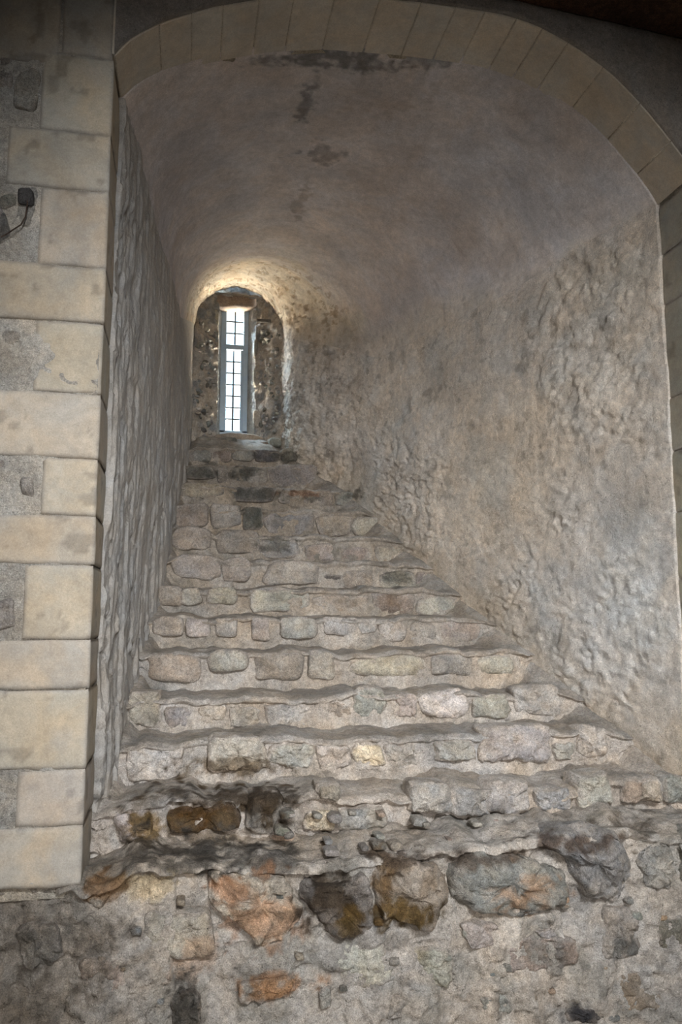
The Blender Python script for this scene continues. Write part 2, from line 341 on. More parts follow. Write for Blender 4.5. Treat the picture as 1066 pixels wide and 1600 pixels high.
# ------------------------------------------------------------------ stones
STONE = dict(pale=(.46, .42, .37), buff=(.42, .36, .29), grey=(.30, .295, .275), dark=(.15, .145, .13), brown=(.27, .215, .165), slate=(.24, .25, .24), cream=(.52, .43, .31), rust=(.36, .25, .17), white=(.52, .49, .45))
def smooth_closed(p, n):
    p = np.array(p, float)
    for _ in range(2):
        q = np.roll(p, -1, 0); p = np.stack([p*.87+q*.13, p*.13+q*.87], 1).reshape(-1, 2)
    d = np.linalg.norm(np.roll(p, -1, 0)-p, axis=1); s = np.concatenate([[0], np.cumsum(d)]); pp = np.concatenate([p, p[:1]])
    t = np.linspace(0, s[-1], n, endpoint=False)
    return np.stack([np.interp(t, s, pp[:, 0]), np.interp(t, s, pp[:, 1])], 1)
def stone(parent, poly, Y, tone, seed, bulge=.03, back=.10, n=30, name='stone', m='fieldstone', rough=.010, label=None, px=True, flat=4.5, blend=0.0, dense=False, dim=1.0, lap=.35):
    """a field stone set in mortar: outline in the riser plane, swelling toward the hall, running back into the masonry"""
    q = np.array([onY(x, y, Y)[[0, 2]] for x, y in poly]) if px else np.array(poly, float)
    o = smooth_closed(q, n); c = o.mean(0); size = np.sqrt(np.ptp(o[:, 0])*np.ptp(o[:, 1]))
    a = (o[:, 0]*np.roll(o[:, 1], -1)-np.roll(o[:, 0], -1)*o[:, 1]).sum()
    if a < 0: o = o[::-1]
    rings = []
    prof = [(1.0, back), (1.02, .012), (1.0, None), (.95, None), (.86, None), (.70, None), (.48, None), (.24, None)]
    if dense: prof = [(1.0, back), (1.02, .03), (1.02, .01)]+[(q_, None) for q_ in (1.0, .985, .955, .91, .85, .78, .70, .61, .51, .40, .28, .15)]; n = n*2; o = smooth_closed(q, n); o = o[::-1] if a < 0 else o
    for s, yy in prof:
        xy = c+(o-c)*s; d = yy if yy is not None else -bulge*(1-min(s, 1)**flat)**.55
        rings.append(np.column_stack([xy[:, 0], np.full(n, Y+d), xy[:, 1]]))
    P = np.concatenate(rings+[np.array([[c[0], Y-bulge, c[1]]])])
    k = min(rough, size*.12); nz = np.stack([fbm(P*11+seed*3.1, 4, 7), 1.1*fbm(P*11+seed*5.7, 4, 17)+.8*(flake(P+seed, 14, 18, .1)-.5), fbm(P*11+seed*2.3, 4, 27)], 1)
    P[n:] += nz[n:]*k*np.array([.8, 1.0, .8])
    if dense: P[n:, 1] += .008*(flake(P[n:]+seed, 22, 19, .1)-.5)+.006*fbm(P[n:]*38, 3, 20); P[n:, 2] += .004*fbm(P[n:]*30+3, 3, 21); P[n:, 0] += .004*fbm(P[n:]*30+7, 3, 22)
    Fc = []
    for r in range(len(rings)-1):
        for i in range(n):
            j = (i+1) % n; Fc.append([r*n+i, r*n+j, (r+1)*n+j, (r+1)*n+i])
    r = len(rings)-1
    for i in range(n): Fc.append([r*n+i, r*n+(i+1) % n, len(P)-1])
    base = np.array(STONE[tone]) if isinstance(tone, str) else np.array(tone)
    if tone == 'dark' or not isinstance(tone, str): blend *= .15; lime = .25
    else: lime = .55
    base = lerp(base*.80, CM, blend)*dim; rs = np.random.RandomState(seed); base = base*rs.uniform(.9, 1.1)*rs.uniform(.96, 1.04, 3)
    col = mottle(P, base, .22, 12, seed % 50, .05)
    lim = (sstep(.1, .5, fbm(P*16+seed, 4, 33)))[:, None]; col = lerp(col, col*.5+np.array([.20, .182, .16])*dim, lim*lime)   # lime wash clinging in patches
    sv = np.repeat([q_[0] for q_ in prof], n); sv = np.append(sv, 0)+.10*fbm(P*22+seed, 3, 36)
    col = lerp(col, CM*1.05*dim, (sstep(.80, .98, sv)*lap)[:, None])          # mortar lapping the edges
    return mesh_obj(name, P, Fc, stained(P, col), m, parent, label=label)
def rectpoly(x0, y0, x1, y1, seed, j=.12):
    rs = np.random.RandomState(seed); cx, cy, a, b = (x0+x1)/2, (y0+y1)/2, (x1-x0)/2, (y1-y0)/2; out = []
    e = rs.uniform(.3, .58)
    for k in range(10):
        t = 2*math.pi*(k+.5*rs.rand())/10; cs, sn = math.cos(t), math.sin(t); w_ = 1+rs.uniform(-j, j*.5)
        out.append((cx+a*w_*math.copysign(abs(cs)**e, cs), cy+b*w_*math.copysign(abs(sn)**e, sn)))
    return out

# ------------------------------------------------------------------ the staircase
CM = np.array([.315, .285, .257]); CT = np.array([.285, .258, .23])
zline = lambda Y: np.interp(Y, np.array(YK), np.array(ZK)-.09)
def step_mesh(k, x0, x1, nx, zbase, ybk, ny=70, amp=1.0):
    x = np.linspace(x0, x1, nx)[:, None]; z1 = ZK[k]; Y0 = YK[k]
    # profile: riser up, rounded lip, tread back
    h = z1-zbase; L = ybk-Y0; r = .035
    s = np.linspace(0, 1, ny); total = h+L; d = s*total
    py = np.where(d < h-r, 0.0, np.where(d > h+r, d-h, 0)); pz = np.where(d < h, d-h, 0.0)
    arc = (d >= h-r) & (d <= h+r); th = (d-(h-r))/(2*r)*math.pi/2
    py = np.where(arc, r*(1-np.cos(th)), py); pz = np.where(arc, -r+r*np.sin(th), pz)
    X = x+0*s; Yg = Y0+py[None]+0*x; Z = z1+pz[None]+0*x
    up_ = np.clip((Z-zbase)/max(h, .01), 0, 1)
    wob = fbm(np.stack([x[:, 0]*2.3, x[:, 0]*0+k*3.7, x[:, 0]*0], -1), 3, 101)[:, None]
    wob2 = fbm(np.stack([x[:, 0]*7, x[:, 0]*0+k*1.7, x[:, 0]*0+4], -1), 3, 103)[:, None]
    wob3 = fbm(np.stack([x[:, 0]*19, x[:, 0]*0+k*2.9, x[:, 0]*0+8], -1), 3, 104)[:, None]
    Z = Z+(.014*wob+.014*wob2+.008*wob3)*up_*amp; Yg = Yg+(.022*np.roll(wob, nx//3)+.010*wob2)*amp*(1-sstep(0, .2, py)[None])
    Yg = Yg+.035*(Z-zbase)/max(h, .05)*(py[None] < .001)              # riser leans back
    Z = Z+.02*np.clip(py, 0, 1)[None]/max(L, .1)
    P = np.stack([X, Yg, Z], -1)
    rm = np.where(d < h, 1.0, .5)[None, :, None]*amp
    P = P+rm*np.stack([.008*fbm(P*9, 4, 105), -.013*fbm(P*12, 5, 106)-.009*flake(P, 15, 109), .011*fbm(P*8, 5, 107)], -1)
    if k > 0:                                                        # mortar fillets running up to the side walls
        a = sstep(.16, .0, xR(P[..., 1])-P[..., 0]+.03*fbm(P*5, 3, 110)); b = sstep(.06, .0, P[..., 0]-xL(P[..., 1]))
        t = np.maximum(a*.8, b*.5); P[..., 2] = lerp(P[..., 2], zline(P[..., 1])+.04, t)
    return P, (d > h-.01)
def step_col(P, tread, k):
    nx, ny = P.shape[:2]; Q = P.reshape(-1, 3)
    c = mottle(Q, CM*np.interp(k, [0, 2, 4, 7, 12], [1.34, 1.28, 1.1, .95, .76])*lerp(np.ones(3), np.array([1.03, 1, .93]), min(k/8, 1)), .16, 5, 120+k, .06)  # light falloff up the stair put into the colour, plus brown dust
    tr = np.tile(sstep(0, 1, tread.astype(float))[None], (nx, 1)).ravel()
    tr = tr*sstep(-.5, .1, fbm(Q*5, 4, 130)+.25)
    c = lerp(c, mottle(Q, CT, .2, 7, 140, .05), tr[:, None]*(.85 if k > 1 else .55))
    gr = sstep(.15, .55, fbm(Q*7, 4, 133))[:, None]; c = lerp(c, c*np.array([.66, .67, .66]), gr*.6); lt = sstep(.2, .6, fbm(Q*9+7, 4, 135))[:, None]; c = lerp(c, np.array([.42, .39, .355]), lt*.45)
    return stained(P, c)
stair = empty('stone_staircase', (0.9, 4.9, EYE+ZK[0]), label='worn steep stone steps climbing inside the recess to the lancet window', cat='staircase')
steps = {}
for k in range(1, NS):
    x0, x1 = float(xL(YK[k]))-.06, float(xR(YK[k]))+.06
    yb = YK[k+1]+.07 if k+1 < NS else YB+.02
    P, tr = step_mesh(k, x0, x1, int((x1-x0)/.011), ZK[k-1]-.08, yb, 64, amp=1.5 if k == 1 else 1.0)
    if k == NS-1: P[..., 2] += .16*sstep(YK[k]+.06, YB, P[..., 1])**.8
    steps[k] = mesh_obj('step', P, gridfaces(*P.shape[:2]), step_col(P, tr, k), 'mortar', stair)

# stones of each riser, measured from the photograph in its pixels: x0 y0 x1 y1 tone
c6 = lambda L: [(180+a/1.904, 660+b/1.904, 180+c/1.904, 660+d/1.904, t) for a, b, c, d, t in L]
c9 = lambda L: [(180+a/2.317, 1020+b/2.317, 180+c/2.317, 1020+d/2.317, t) for a, b, c, d, t in L]
c8 = lambda L: [(640+a/2.502, 860+b/2.502, 640+c/2.502, 860+d/2.502, t) for a, b, c, d, t in L]
ROWS = {
 12: c6([(228, 82, 285, 118, 'grey'), (288, 84, 345, 116, 'brown'), (350, 84, 410, 112, 'grey'), (415, 82, 488, 116, 'dark'), (492, 78, 555, 116, 'brown'), (560, 100, 610, 128, 'buff')]),
 11: c6([(205, 130, 300, 168, 'dark'), (305, 138, 332, 180, 'brown'), (336, 138, 390, 178, 'dark'), (392, 132, 450, 184, 'buff'), (455, 128, 600, 186, 'grey'), (612, 138, 694, 192, 'pale')]),
 10: c6([(195, 182, 318, 222, 'buff'), (340, 190, 482, 236, 'dark'), (488, 202, 560, 240, 'brown'), (565, 204, 650, 246, 'buff'), (655, 206, 742, 250, 'grey')]),
 9: c6([(172, 240, 280, 308, 'buff'), (284, 240, 372, 316, 'pale'), (378, 252, 438, 320, 'dark'), (444, 268, 592, 336, 'grey'), (598, 276, 700, 340, 'buff'), (704, 282, 800, 346, 'pale')]),
 8: c6([(168, 308, 288, 378, 'buff'), (294, 322, 425, 388, 'brown'), (432, 342, 548, 402, 'slate'), (562, 360, 660, 414, 'buff'), (666, 370, 764, 428, 'brown'), (772, 366, 880, 428, 'pale')]),
 7: c6([(168, 392, 312, 466, 'pale'), (318, 404, 402, 474, 'brown'), (445, 414, 610, 484, 'white'), (622, 452, 670, 492, 'dark'), (680, 438, 772, 496, 'buff'), (784, 442, 890, 498, 'grey'), (894, 446, 952, 490, 'brown')]),
 6: c6([(122, 486, 196, 548, 'brown'), (200, 490, 256, 540, 'pale'), (278, 492, 362, 540, 'buff'), (395, 500, 578, 562, 'pale'), (586, 514, 758, 572, 'buff'), (764, 506, 892, 570, 'brown'), (900, 520, 1012, 572, 'pale')]),
 5: c6([(118, 576, 205, 636, 'buff'), (210, 580, 286, 638, 'pale'), (296, 580, 362, 634, 'white'), (404, 578, 462, 646, 'pale'), (492, 580, 594, 644, 'pale'), (614, 580, 722, 632, 'white'), (726, 582, 776, 626, 'white'), (784, 592, 868, 654, 'buff'), (872, 594, 952, 652, 'grey'), (960, 588, 1090, 650, 'brown')]),
 4: c6([(88, 690, 258, 770, 'buff'), (276, 676, 398, 744, 'grey'), (410, 688, 562, 764, 'brown'), (572, 676, 654, 764, 'pale'), (688, 684, 922, 760, 'brown'), (936, 688, 1066, 752, 'slate'), (1070, 690, 1180, 750, 'buff')]),
 3: c9([(52, 132, 165, 268, 'buff'), (178, 196, 290, 270, 'grey'), (296, 184, 402, 256, 'pale'), (410, 194, 532, 262, 'buff'), (538, 186, 724, 262, 'pale'), (750, 172, 852, 232, 'brown'), (868, 122, 978, 228, 'slate')])
    + c8([(-60, 560, 24, 650, 'buff'), (30, 540, 232, 652, 'pale'), (238, 566, 392, 652, 'grey'), (404, 528, 592, 646, 'white')]),
 2: c9([(28, 334, 248, 462, 'white'), (326, 300, 560, 430, 'white'), (568, 318, 712, 424, 'pale'), (718, 330, 856, 418, 'pale'), (860, 316, 974, 412, 'cream'), (982, 330, 1090, 420, 'pale')])
    + c8([(98, 738, 258, 818, 'slate'), (268, 686, 556, 832, 'grey'), (562, 744, 644, 822, 'pale'), (650, 690, 760, 800, 'buff')]),
 1: c8([(-6, 902, 166, 1034, 'grey'), (150, 926, 322, 1032, 'slate'), (284, 888, 476, 1024, 'grey'), (478, 928, 636, 1014, 'slate'), (638, 868, 786, 1004, 'grey'), (828, 888, 890, 992, 'brown'), (892, 886, 966, 984, 'buff'), (985, 880, 1080, 980, 'grey')])
    + c9([(800, 546, 990, 632, 'grey'), (470, 500, 606, 650, 'dark'), (0, 552, 138, 690, 'white'), (690, 560, 790, 640, 'cream'), (730, 470, 815, 520, 'brown'), (560, 640, 650, 690, 'rust')]),
}
sd = 1
for k, rows in ROWS.items():
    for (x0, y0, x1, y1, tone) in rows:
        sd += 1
        stone(steps[k], rectpoly(x0-2, y0-1, x1+2, y1+2, sd, .16), YK[k]+(.018 if k > 4 else .026), tone, sd, bulge=.018 if k > 4 else .034 if k > 1 else .055, back=.11, n=26 if k > 4 else 36, rough=.010 if k > 2 else .016, lap=.85, blend=.55 if k > 3 else .5 if k > 1 else .3, dense=k < 4, dim=float(np.interp(k, [0, 2, 4, 7, 12], [1.28, 1.25, 1.1, .95, .78])))  # dim carries the same painted falloff into the stones

stone(steps[1], [(262, 1268), (300, 1261), (362, 1255), (376, 1268), (371, 1292), (322, 1297), (266, 1301)], YK[1]+.012, (.085, .045, .016), 690, bulge=.035, back=.12, n=36, rough=.018, dense=True, flat=7, lap=.1)
# loose grit and pebbles embedded along the lowest ledges
rs = np.random.RandomState(5)
for i in range(46):
    x, y = rs.uniform(440, 1030), rs.uniform(1268, 1335); Yp = lerp(3.36, 3.12, (y-1268)/67); s = rs.uniform(5, 13)
    stone(steps[1], rectpoly(x-s, y-s*.6, x+s, y+s*.6, 700+i, .2), Yp, ['dark', 'grey', 'slate', 'brown', 'pale', 'grey'][rs.randint(6)], 700+i, bulge=.010, back=.06, n=12, rough=.007, blend=.45)

# ------------------------------------------------------------------ hall face: rubble under the opening
def lip(x): return np.interp(x, [-.6, -.33, -.1, .1, .4, .7, 1.1, 1.5, 1.8, 2.1, 3], [-.94, -.935, -.90, -.90, -.93, -.90, -.88, -.875, -.87, -.87, -.87])
def front_lower(x0, x1, nx):
    P, tr = step_mesh(0, x0, x1, nx, ZFLOOR-.02, YK[1]+.09, 150, amp=1.3)
    P[..., 2] += (lip(P[..., 0])-ZK[0])*np.clip((P[..., 2]-ZFLOOR)/.6, 0, 1)
    inside = sstep(-.34, -.2, P[..., 0])*sstep(YF+.03, YK[1], P[..., 1]); P[..., 2] += .015*inside      # rubble banked against the first riser
    P[..., 1] -= .014*fbm(P*5, 4, 150)+.012*flake(P, 6, 151, .12); P[..., 2] += .03*fbm(P*6, 4, 152)*sstep(YF+.0, YF+.12, P[..., 1])
    Q = P.reshape(-1, 3)
    c = mottle(Q, np.array([.40, .368, .332]), .16, 4, 155, .05)
    gr = sstep(.1, .5, fbm(Q*5+2, 4, 156))[:, None]; c = lerp(c, np.array([.215, .21, .19]), gr*.55)
    bl = sstep(.45, .7, fbm(Q*14, 3, 158))[:, None]; c = lerp(c, c*.5, bl*.6)
    lf = (1-sstep(-.45, .1, Q[:, 0]+.2*fbm(Q*4, 4, 157)))[:, None]; c = lerp(c, np.array([.21, .19, .165]), lf*.8)  # left end darkened: dirt and corner vignette both in the colour
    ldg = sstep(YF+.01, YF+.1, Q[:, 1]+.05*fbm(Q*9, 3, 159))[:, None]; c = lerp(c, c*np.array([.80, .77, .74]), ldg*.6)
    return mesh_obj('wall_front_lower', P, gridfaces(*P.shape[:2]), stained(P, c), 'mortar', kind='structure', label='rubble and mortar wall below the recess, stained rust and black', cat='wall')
wl = front_lower(-1.6, 3.2, 620)
FS = [
 ([(583, 1345), (605, 1338), (640, 1340), (690, 1355), (702, 1375), (700, 1395), (690, 1420), (670, 1445), (625, 1447), (595, 1430), (583, 1400)], 'brown', .05),
 ([(697, 1350), (715, 1335), (760, 1325), (800, 1330), (845, 1345), (880, 1360), (887, 1390), (870, 1415), (830, 1425), (800, 1432), (770, 1425), (720, 1420), (703, 1395)], 'slate', .055),
 ([(838, 1312), (870, 1297), (920, 1296), (965, 1305), (985, 1335), (975, 1380), (960, 1400), (905, 1400), (890, 1370), (885, 1345)], 'slate', .055),
 ([(1003, 1330), (1020, 1310), (1045, 1315), (1053, 1350), (1045, 1385), (1010, 1390), (1000, 1360)], 'grey', .04),
 ([(1058, 1305), (1090, 1300), (1130, 1310), (1135, 1390), (1080, 1410), (1058, 1380)], 'slate', .04),
 ([(945, 1415), (985, 1415), (1003, 1450), (1000, 1490), (940, 1500), (935, 1450)], 'grey', .018),
 ([(780, 1470), (850, 1460), (900, 1465), (905, 1500), (860, 1515), (790, 1520)], 'brown', .016),
 ([(880, 1578), (900, 1566), (935, 1570), (940, 1590), (910, 1598), (885, 1595)], (.05, .05, .055), .02),
 ([(470, 1372), (520, 1378), (565, 1362), (580, 1400), (575, 1440), (530, 1470), (490, 1440), (465, 1410)], 'dark', .04),
 ([(330, 1368), (380, 1358), (450, 1368), (470, 1420), (450, 1470), (400, 1480), (370, 1440), (330, 1405)], 'buff', .026),
 ([(225, 1422), (330, 1420), (336, 1490), (300, 1502), (228, 1490)], 'buff', .018),
 ([(370, 1538), (430, 1523), (468, 1528), (445, 1556), (378, 1572)], 'brown', .016),
 ([(268, 1556), (310, 1546), (314, 1600), (266, 1604)], 'dark', .016),
 ([(497, 1550), (517, 1535), (520, 1570), (500, 1578)], 'slate', .016),
 ([(715, 1440), (775, 1438), (782, 1478), (735, 1486)], 'buff', .018),
 ([(610, 1555), (655, 1565), (640, 1590), (590, 1588)], 'slate', .010),
 ([(1020, 1435), (1066, 1430), (1070, 1480), (1030, 1486)], 'dark', .014),
 ([(130, 1372), (165, 1376), (176, 1398), (160, 1418), (128, 1412)], 'brown', .03),
 ([(20, 1450), (90, 1440), (100, 1500), (40, 1520)], 'dark', .014),
 ([(120, 1500), (190, 1490), (200, 1545), (130, 1560)], 'brown', .012),
 ([(520, 1480), (600, 1470), (620, 1530), (540, 1545)], 'pale', .010),
 ([(640, 1480), (710, 1480), (705, 1540), (650, 1545)], 'buff', .010),
 ([(955, 1520), (1030, 1515), (1040, 1575), (965, 1580)], 'brown', .012),
 ([(745, 1555), (790, 1550), (800, 1580), (750, 1585)], 'grey', .010),
 ([(835, 1455), (860, 1448), (870, 1462), (845, 1468)], 'grey', .014),
]
for i, (poly, tone, b) in enumerate(FS):
    stone(wl, poly, YF+.012, tone, 300+i, bulge=b+.006, back=.14, n=44, rough=.026 if b > .02 else .012, blend=.15 if b > .02 else .45, flat=6, dense=True, lap=.3 if b > .02 else .7)
rs = np.random.RandomState(9)
for i in range(40):                                                     # chips and flints in the mortar
    x, y = rs.uniform(150, 1050), rs.uniform(1400, 1595); s = rs.uniform(4, 10)
    stone(wl, rectpoly(x-s, y-s*.7, x+s, y+s*.7, 800+i, .2), YF+.002, ['dark', 'grey', 'slate', 'brown', 'rust'][rs.randint(5)], 800+i, bulge=.012, back=.05, n=12, rough=.003)

# ------------------------------------------------------------------ hall face: ashlar quoins left of the opening
CA = np.array([.43, .392, .335])
def rough_panel(name, x0, x1, z0, z1, nx, nz, Y, amp, col, label, seed, m='mortar'):
    X, Z = np.meshgrid(np.linspace(x0, x1, nx), np.linspace(z0, z1, nz), indexing='ij'); P = np.stack([X, X*0+Y, Z], -1)
    P[..., 1] -= amp*(fbm(P*4, 4, seed)+.6*flake(P, 7, seed+1, .15)-.3)+.3*amp*fbm(P*18, 4, seed+2)
    return mesh_obj(name, P, gridfaces(nx, nz, True), stained(P, mottle(P, col, .2, 5, seed+3, .05)), m, kind='structure', label=label, cat='wall')
wq = rough_panel('wall_front_left', -2.4, XL0-.012, -.925, 3.1, 260, 420, YF+.006, .012, np.array([.37, .345, .305]), 'dim wall of squared pale blocks and rubble left of the recess', 160)
# return of the jamb behind the blocks
box('mortar_core', (XL0-.30, YF+.03, -.99), (XL0-.012, YP+.12, 2.5), (.36, .33, .28), 'mortar', wq, bevel=.002)
def ashlar(x0, x1, z0, z1, depth, parent, seed, col, side=1, Y=YF):
    """squared block: worn face toward the hall, arris, and return face into the recess (side=+1: return at x1, -1: return at x0, 0: none)"""
    nf = max(8, int((x1-x0)/.013)); nr = max(6, int(depth/.025)) if side else 2; nz = max(8, int((z1-z0)/.013))
    fx = np.linspace(x0, x1, nf); pts = [(x, 0.0) for x in fx]
    ret = [(x1 if side >= 0 else x0, d) for d in np.linspace(0, depth, nr+1)[1:]]
    bk = [(x0 if side >= 0 else x1, d) for d in np.linspace(depth, 0, 4)[:-1]]
    pts = bk+(pts if side >= 0 else pts[::-1])+ret
    pts = np.array(pts); zz = np.linspace(z0, z1, nz)
    X = pts[:, 0][:, None]+0*zz; Yy = Y+pts[:, 1][:, None]+0*zz; Z = zz[None]+0*X; P = np.stack([X, Yy, Z], -1)
    ez = np.minimum(Z-z0, z1-Z); ex = np.minimum(X-x0, x1-X)
    fr = (pts[:, 1] == 0)[:, None]
    nz1 = fbm(P*9+seed*1.7, 4, 230); nz2 = fbm(P*26+seed, 3, 231)
    edge = np.minimum(ez, np.where(fr, ex, .1)); er = np.exp(-np.clip(edge, 0, 1)/(.007+.006*np.clip(nz1, 0, 1)))
    P[..., 1] += np.where(fr, .0035*nz1+.0015*nz2+er*(.006+.003*nz2), 0)
    P[..., 0] -= np.where(~fr, (side or 1)*(.002*nz1+er*.003), 0)+np.where(fr & (ex < .002), (side or 1)*(.0015+.0015*nz1), 0)
    P[..., 2] += .004*fbm(P*7+seed*2.1, 3, 233)*np.exp(-ez/.02)
    top = P[:, -1:].copy(); top[..., 1] += .05*fr; bot = P[:, :1].copy(); bot[..., 1] += .05*fr
    P = np.concatenate([bot, P, top], 1); ed = np.concatenate([er[:, :1], er, er[:, -1:]], 1)
    c = mottle(P, col, .09, 5, seed, .04)
    wear = np.clip(ed.ravel()*.8+sstep(.35, .8, fbm(P.reshape(-1, 3)*7+seed, 4, 235))*.5, 0, .8)[:, None]; c = lerp(c, np.array([.40, .375, .34]), wear)
    gouge = sstep(.62, .75, fbm(P.reshape(-1, 3)*11+seed*3, 3, 236))[:, None]; c = lerp(c, c*.6, gouge*.7)
    return mesh_obj('ashlar_block', P, gridfaces(P.shape[0], P.shape[1]), c, 'ashlar', parent)
JY = [90, 210, 299, 419, 505, 616, 717, 806, 883, 999, 1076, 1200, 1287.5, 1383]
JX = [65, 12, 62, -60, 55, -80, 66, -70, 38, -60, -90, 27, -75]
rs = np.random.RandomState(3)
for i in range(13):
    zt, zb = onY(150, JY[i], YF)[2], onY(150, JY[i+1], YF)[2]; xl = onY(JX[i], (JY[i]+JY[i+1])/2, YF)[0]
    c = CA*rs.uniform(.94, 1.04)*np.array([1, rs.uniform(.98, 1.01), rs.uniform(.95, 1.02)])
    ashlar(xl, XL0+rs.uniform(-.001, .001), zb+.003, zt-.003, YP+rs.uniform(.0, .04)-YF, wq, 250+i, c, 1, YF-.007+rs.uniform(-.002, .002))
for i in (3, 5, 7, 9, 10, 12):                                          # the next stones along, beyond the quoins
    zt, zb = onY(150, JY[i], YF)[2], onY(150, JY[i+1], YF)[2]; xl = onY(JX[i], (JY[i]+JY[i+1])/2, YF)[0]-.02
    ashlar(xl-rs.uniform(.28, .5), xl, zb+.004, zt-.004, .2, wq, 270+i, CA*rs.uniform(.8, .95), 0, YF-.004)
for i in (0, 2, 4, 6, 8, 11):                                           # rubble behind the short quoins
    zt, zb = onY(150, JY[i], YF)[2], onY(150, JY[i+1], YF)[2]; xl = onY(JX[i], (JY[i]+JY[i+1])/2, YF)[0]-.02
    for q in range(3):
        cx, cz = xl-.05-.085*q+rs.uniform(-.02, .02), lerp(zb, zt, rs.uniform(.3, .7)); a_, b_ = rs.uniform(.025, .05), (zt-zb)*rs.uniform(.18, .34)
        stone(wq, rectpoly(cx-a_, cz-b_, cx+a_, cz+b_, 410+i*4+q, .2), YF+.016, ['grey', 'slate', 'brown'][q], 410+i*4+q, bulge=.020, back=.1, px=False, blend=.5, rough=.012)
def zoneblk(px, py0, py1, x1px, seed, c=.9):
    a = onY(px, (py0+py1)/2, YF); b = onY(x1px, (py0+py1)/2, YF)
    ashlar(a[0], b[0], onY(px, py1, YF)[2]+.004, onY(px, py0, YF)[2]-.004, .2, wq, 280+seed, CA*c, 0, YF-.005)
zoneblk(-60, -40, 85, 95, 61, .85); zoneblk(100, -40, 85, 178, 62, .85)
stone(wq, [(2, 306), (22, 300), (26, 320), (8, 330), (-10, 325)], YF+.0, 'dark', 431, bulge=.012, back=.05, n=16)
stone(wq, [(-20, 318), (10, 330), (20, 370), (-5, 390), (-40, 380)], YF+.012, 'dark', 432, bulge=.02, back=.05, n=24, rough=.014)

# hall face above and right of the arch
def spandrel():
    x = np.concatenate([np.linspace(XL0, XR0, 260)]); nz = 60
    za = arch_front(x)+.002
    X = x[:, None]+np.zeros((1, nz)); t = np.linspace(0, 1, nz)[None]; Z = za[:, None]+(3.2-za[:, None])*t
    P = np.stack([X, X*0+YF-.004, Z], -1); P[..., 1] -= .006+.006*fbm(P*3, 4, 170)+.004*fbm(P*14, 4, 171)
    P = np.concatenate([np.stack([P[:, 0, 0], P[:, 0, 1]*0+YF+.05, P[:, 0, 2]+.012], -1)[:, None], P], 1)
    c = mottle(P, np.array([.22, .195, .17]), .14, 3, 172, .05)  # tone lowered: beam shade and vignette put into the colour
    return mesh_obj('wall_front_upper', P, gridfaces(260, nz+1, True), c, 'rough_plaster', kind='structure', label='grey plastered wall face above the arch, its colour darkened for shade', cat='wall')
spandrel()
wr = rough_panel('wall_front_right', XR0+.012, 4.6, -1.0, 3.2, 180, 260, YF+.012, .02, np.array([.34, .31, .27]), 'wall of pale squared blocks right of the recess', 180)
box('mortar_core', (XR0+.012, YF+.03, -1.0), (XR0+.3, YP+.12, 2.3), (.36, .33, .28), 'mortar', wr, bevel=.002)
RY = [300, 400, 477, 622, 705, 800, 905, 1000, 1100, 1190, 1290]
for i in range(10):
    zt, zb = onY(1043, RY[i], YP)[2], onY(1043, RY[i+1], YP)[2]; zt = min(zt, 2.04)
    ashlar(XR0+rs.uniform(-.003, .003), XR0+rs.uniform(.25, .5), zb+.003, zt-.003, YP+rs.uniform(.0, .03)-YF, wr, 300+i, CA*rs.uniform(.9, 1.0)*np.array([.95, 1, 1.02]), -1, YF-.006)

# ------------------------------------------------------------------ ashlar arch: voussoirs seen from below
tr1 = empty('trim_1', (0.975, 3.25, EYE+2.05), label='pale ashlar arch ring rimming the mouth of the vault', cat='arch', kind='structure')
VX = sorted([-.335, -.16, -.03, .10, .25, .40, .58, .78, .97, 1.13, 1.27, 1.42, 1.545, 1.67, 1.84, 2.02, 2.17, 2.285])
for i in range(len(VX)-1):
    xs = lerp(VX[i]+.0015, VX[i+1]-.0015, np.array([0, .03, .34, .66, .97, 1])); zs = arch_front(xs)
    tx = 0*xs+1; tz = (arch_front(xs+.004)-arch_front(xs-.004))/.008; ln = np.hypot(tx, tz); nx_, nz_ = -tz/ln, tx/ln
    off = rs.uniform(-.0015, .0015); V = []
    e = .004
    for (Y_, rr) in ((YF+.012, .22), (YF+.012, e), (YF+.012+e, 0), (YP+.05, 0), (YP+.05, .22)):
        for j in range(6):
            ee = e*.8 if (rr == 0 and j in (0, 5)) else 0
            rj = rr+off+ee; V.append((xs[j]+nx_[j]*rj, Y_, zs[j]+nz_[j]*rj))
    V = np.array(V); Fc = gridfaces(5, 6).tolist()
    Fc.append([0, 6, 12, 18, 24]); Fc.append([29, 23, 17, 11, 5])
    Fc += [[24+j, 24+j+1, j+1, j] for j in range(5)]
    mesh_obj('voussoir', V, Fc, np.array([.56, .515, .445])*rs.uniform(.94, 1.02), 'ashlar', tr1, smooth=False)
# mortar core above the voussoirs, filling their joints
xs = np.linspace(XL0+.0, XR0, 80); zs = arch_front(xs)
V = []
for (Y_, rr) in ((YF+.03, .3), (YF+.02, .0035), (YP+.08, .0035), (YP+.08, .3)):
    for j in range(80): V.append((xs[j], Y_, zs[j]+rr))
mesh_obj('mortar_bed', np.array(V), gridfaces(4, 80).tolist(), (.44, .39, .31), 'mortar', tr1)

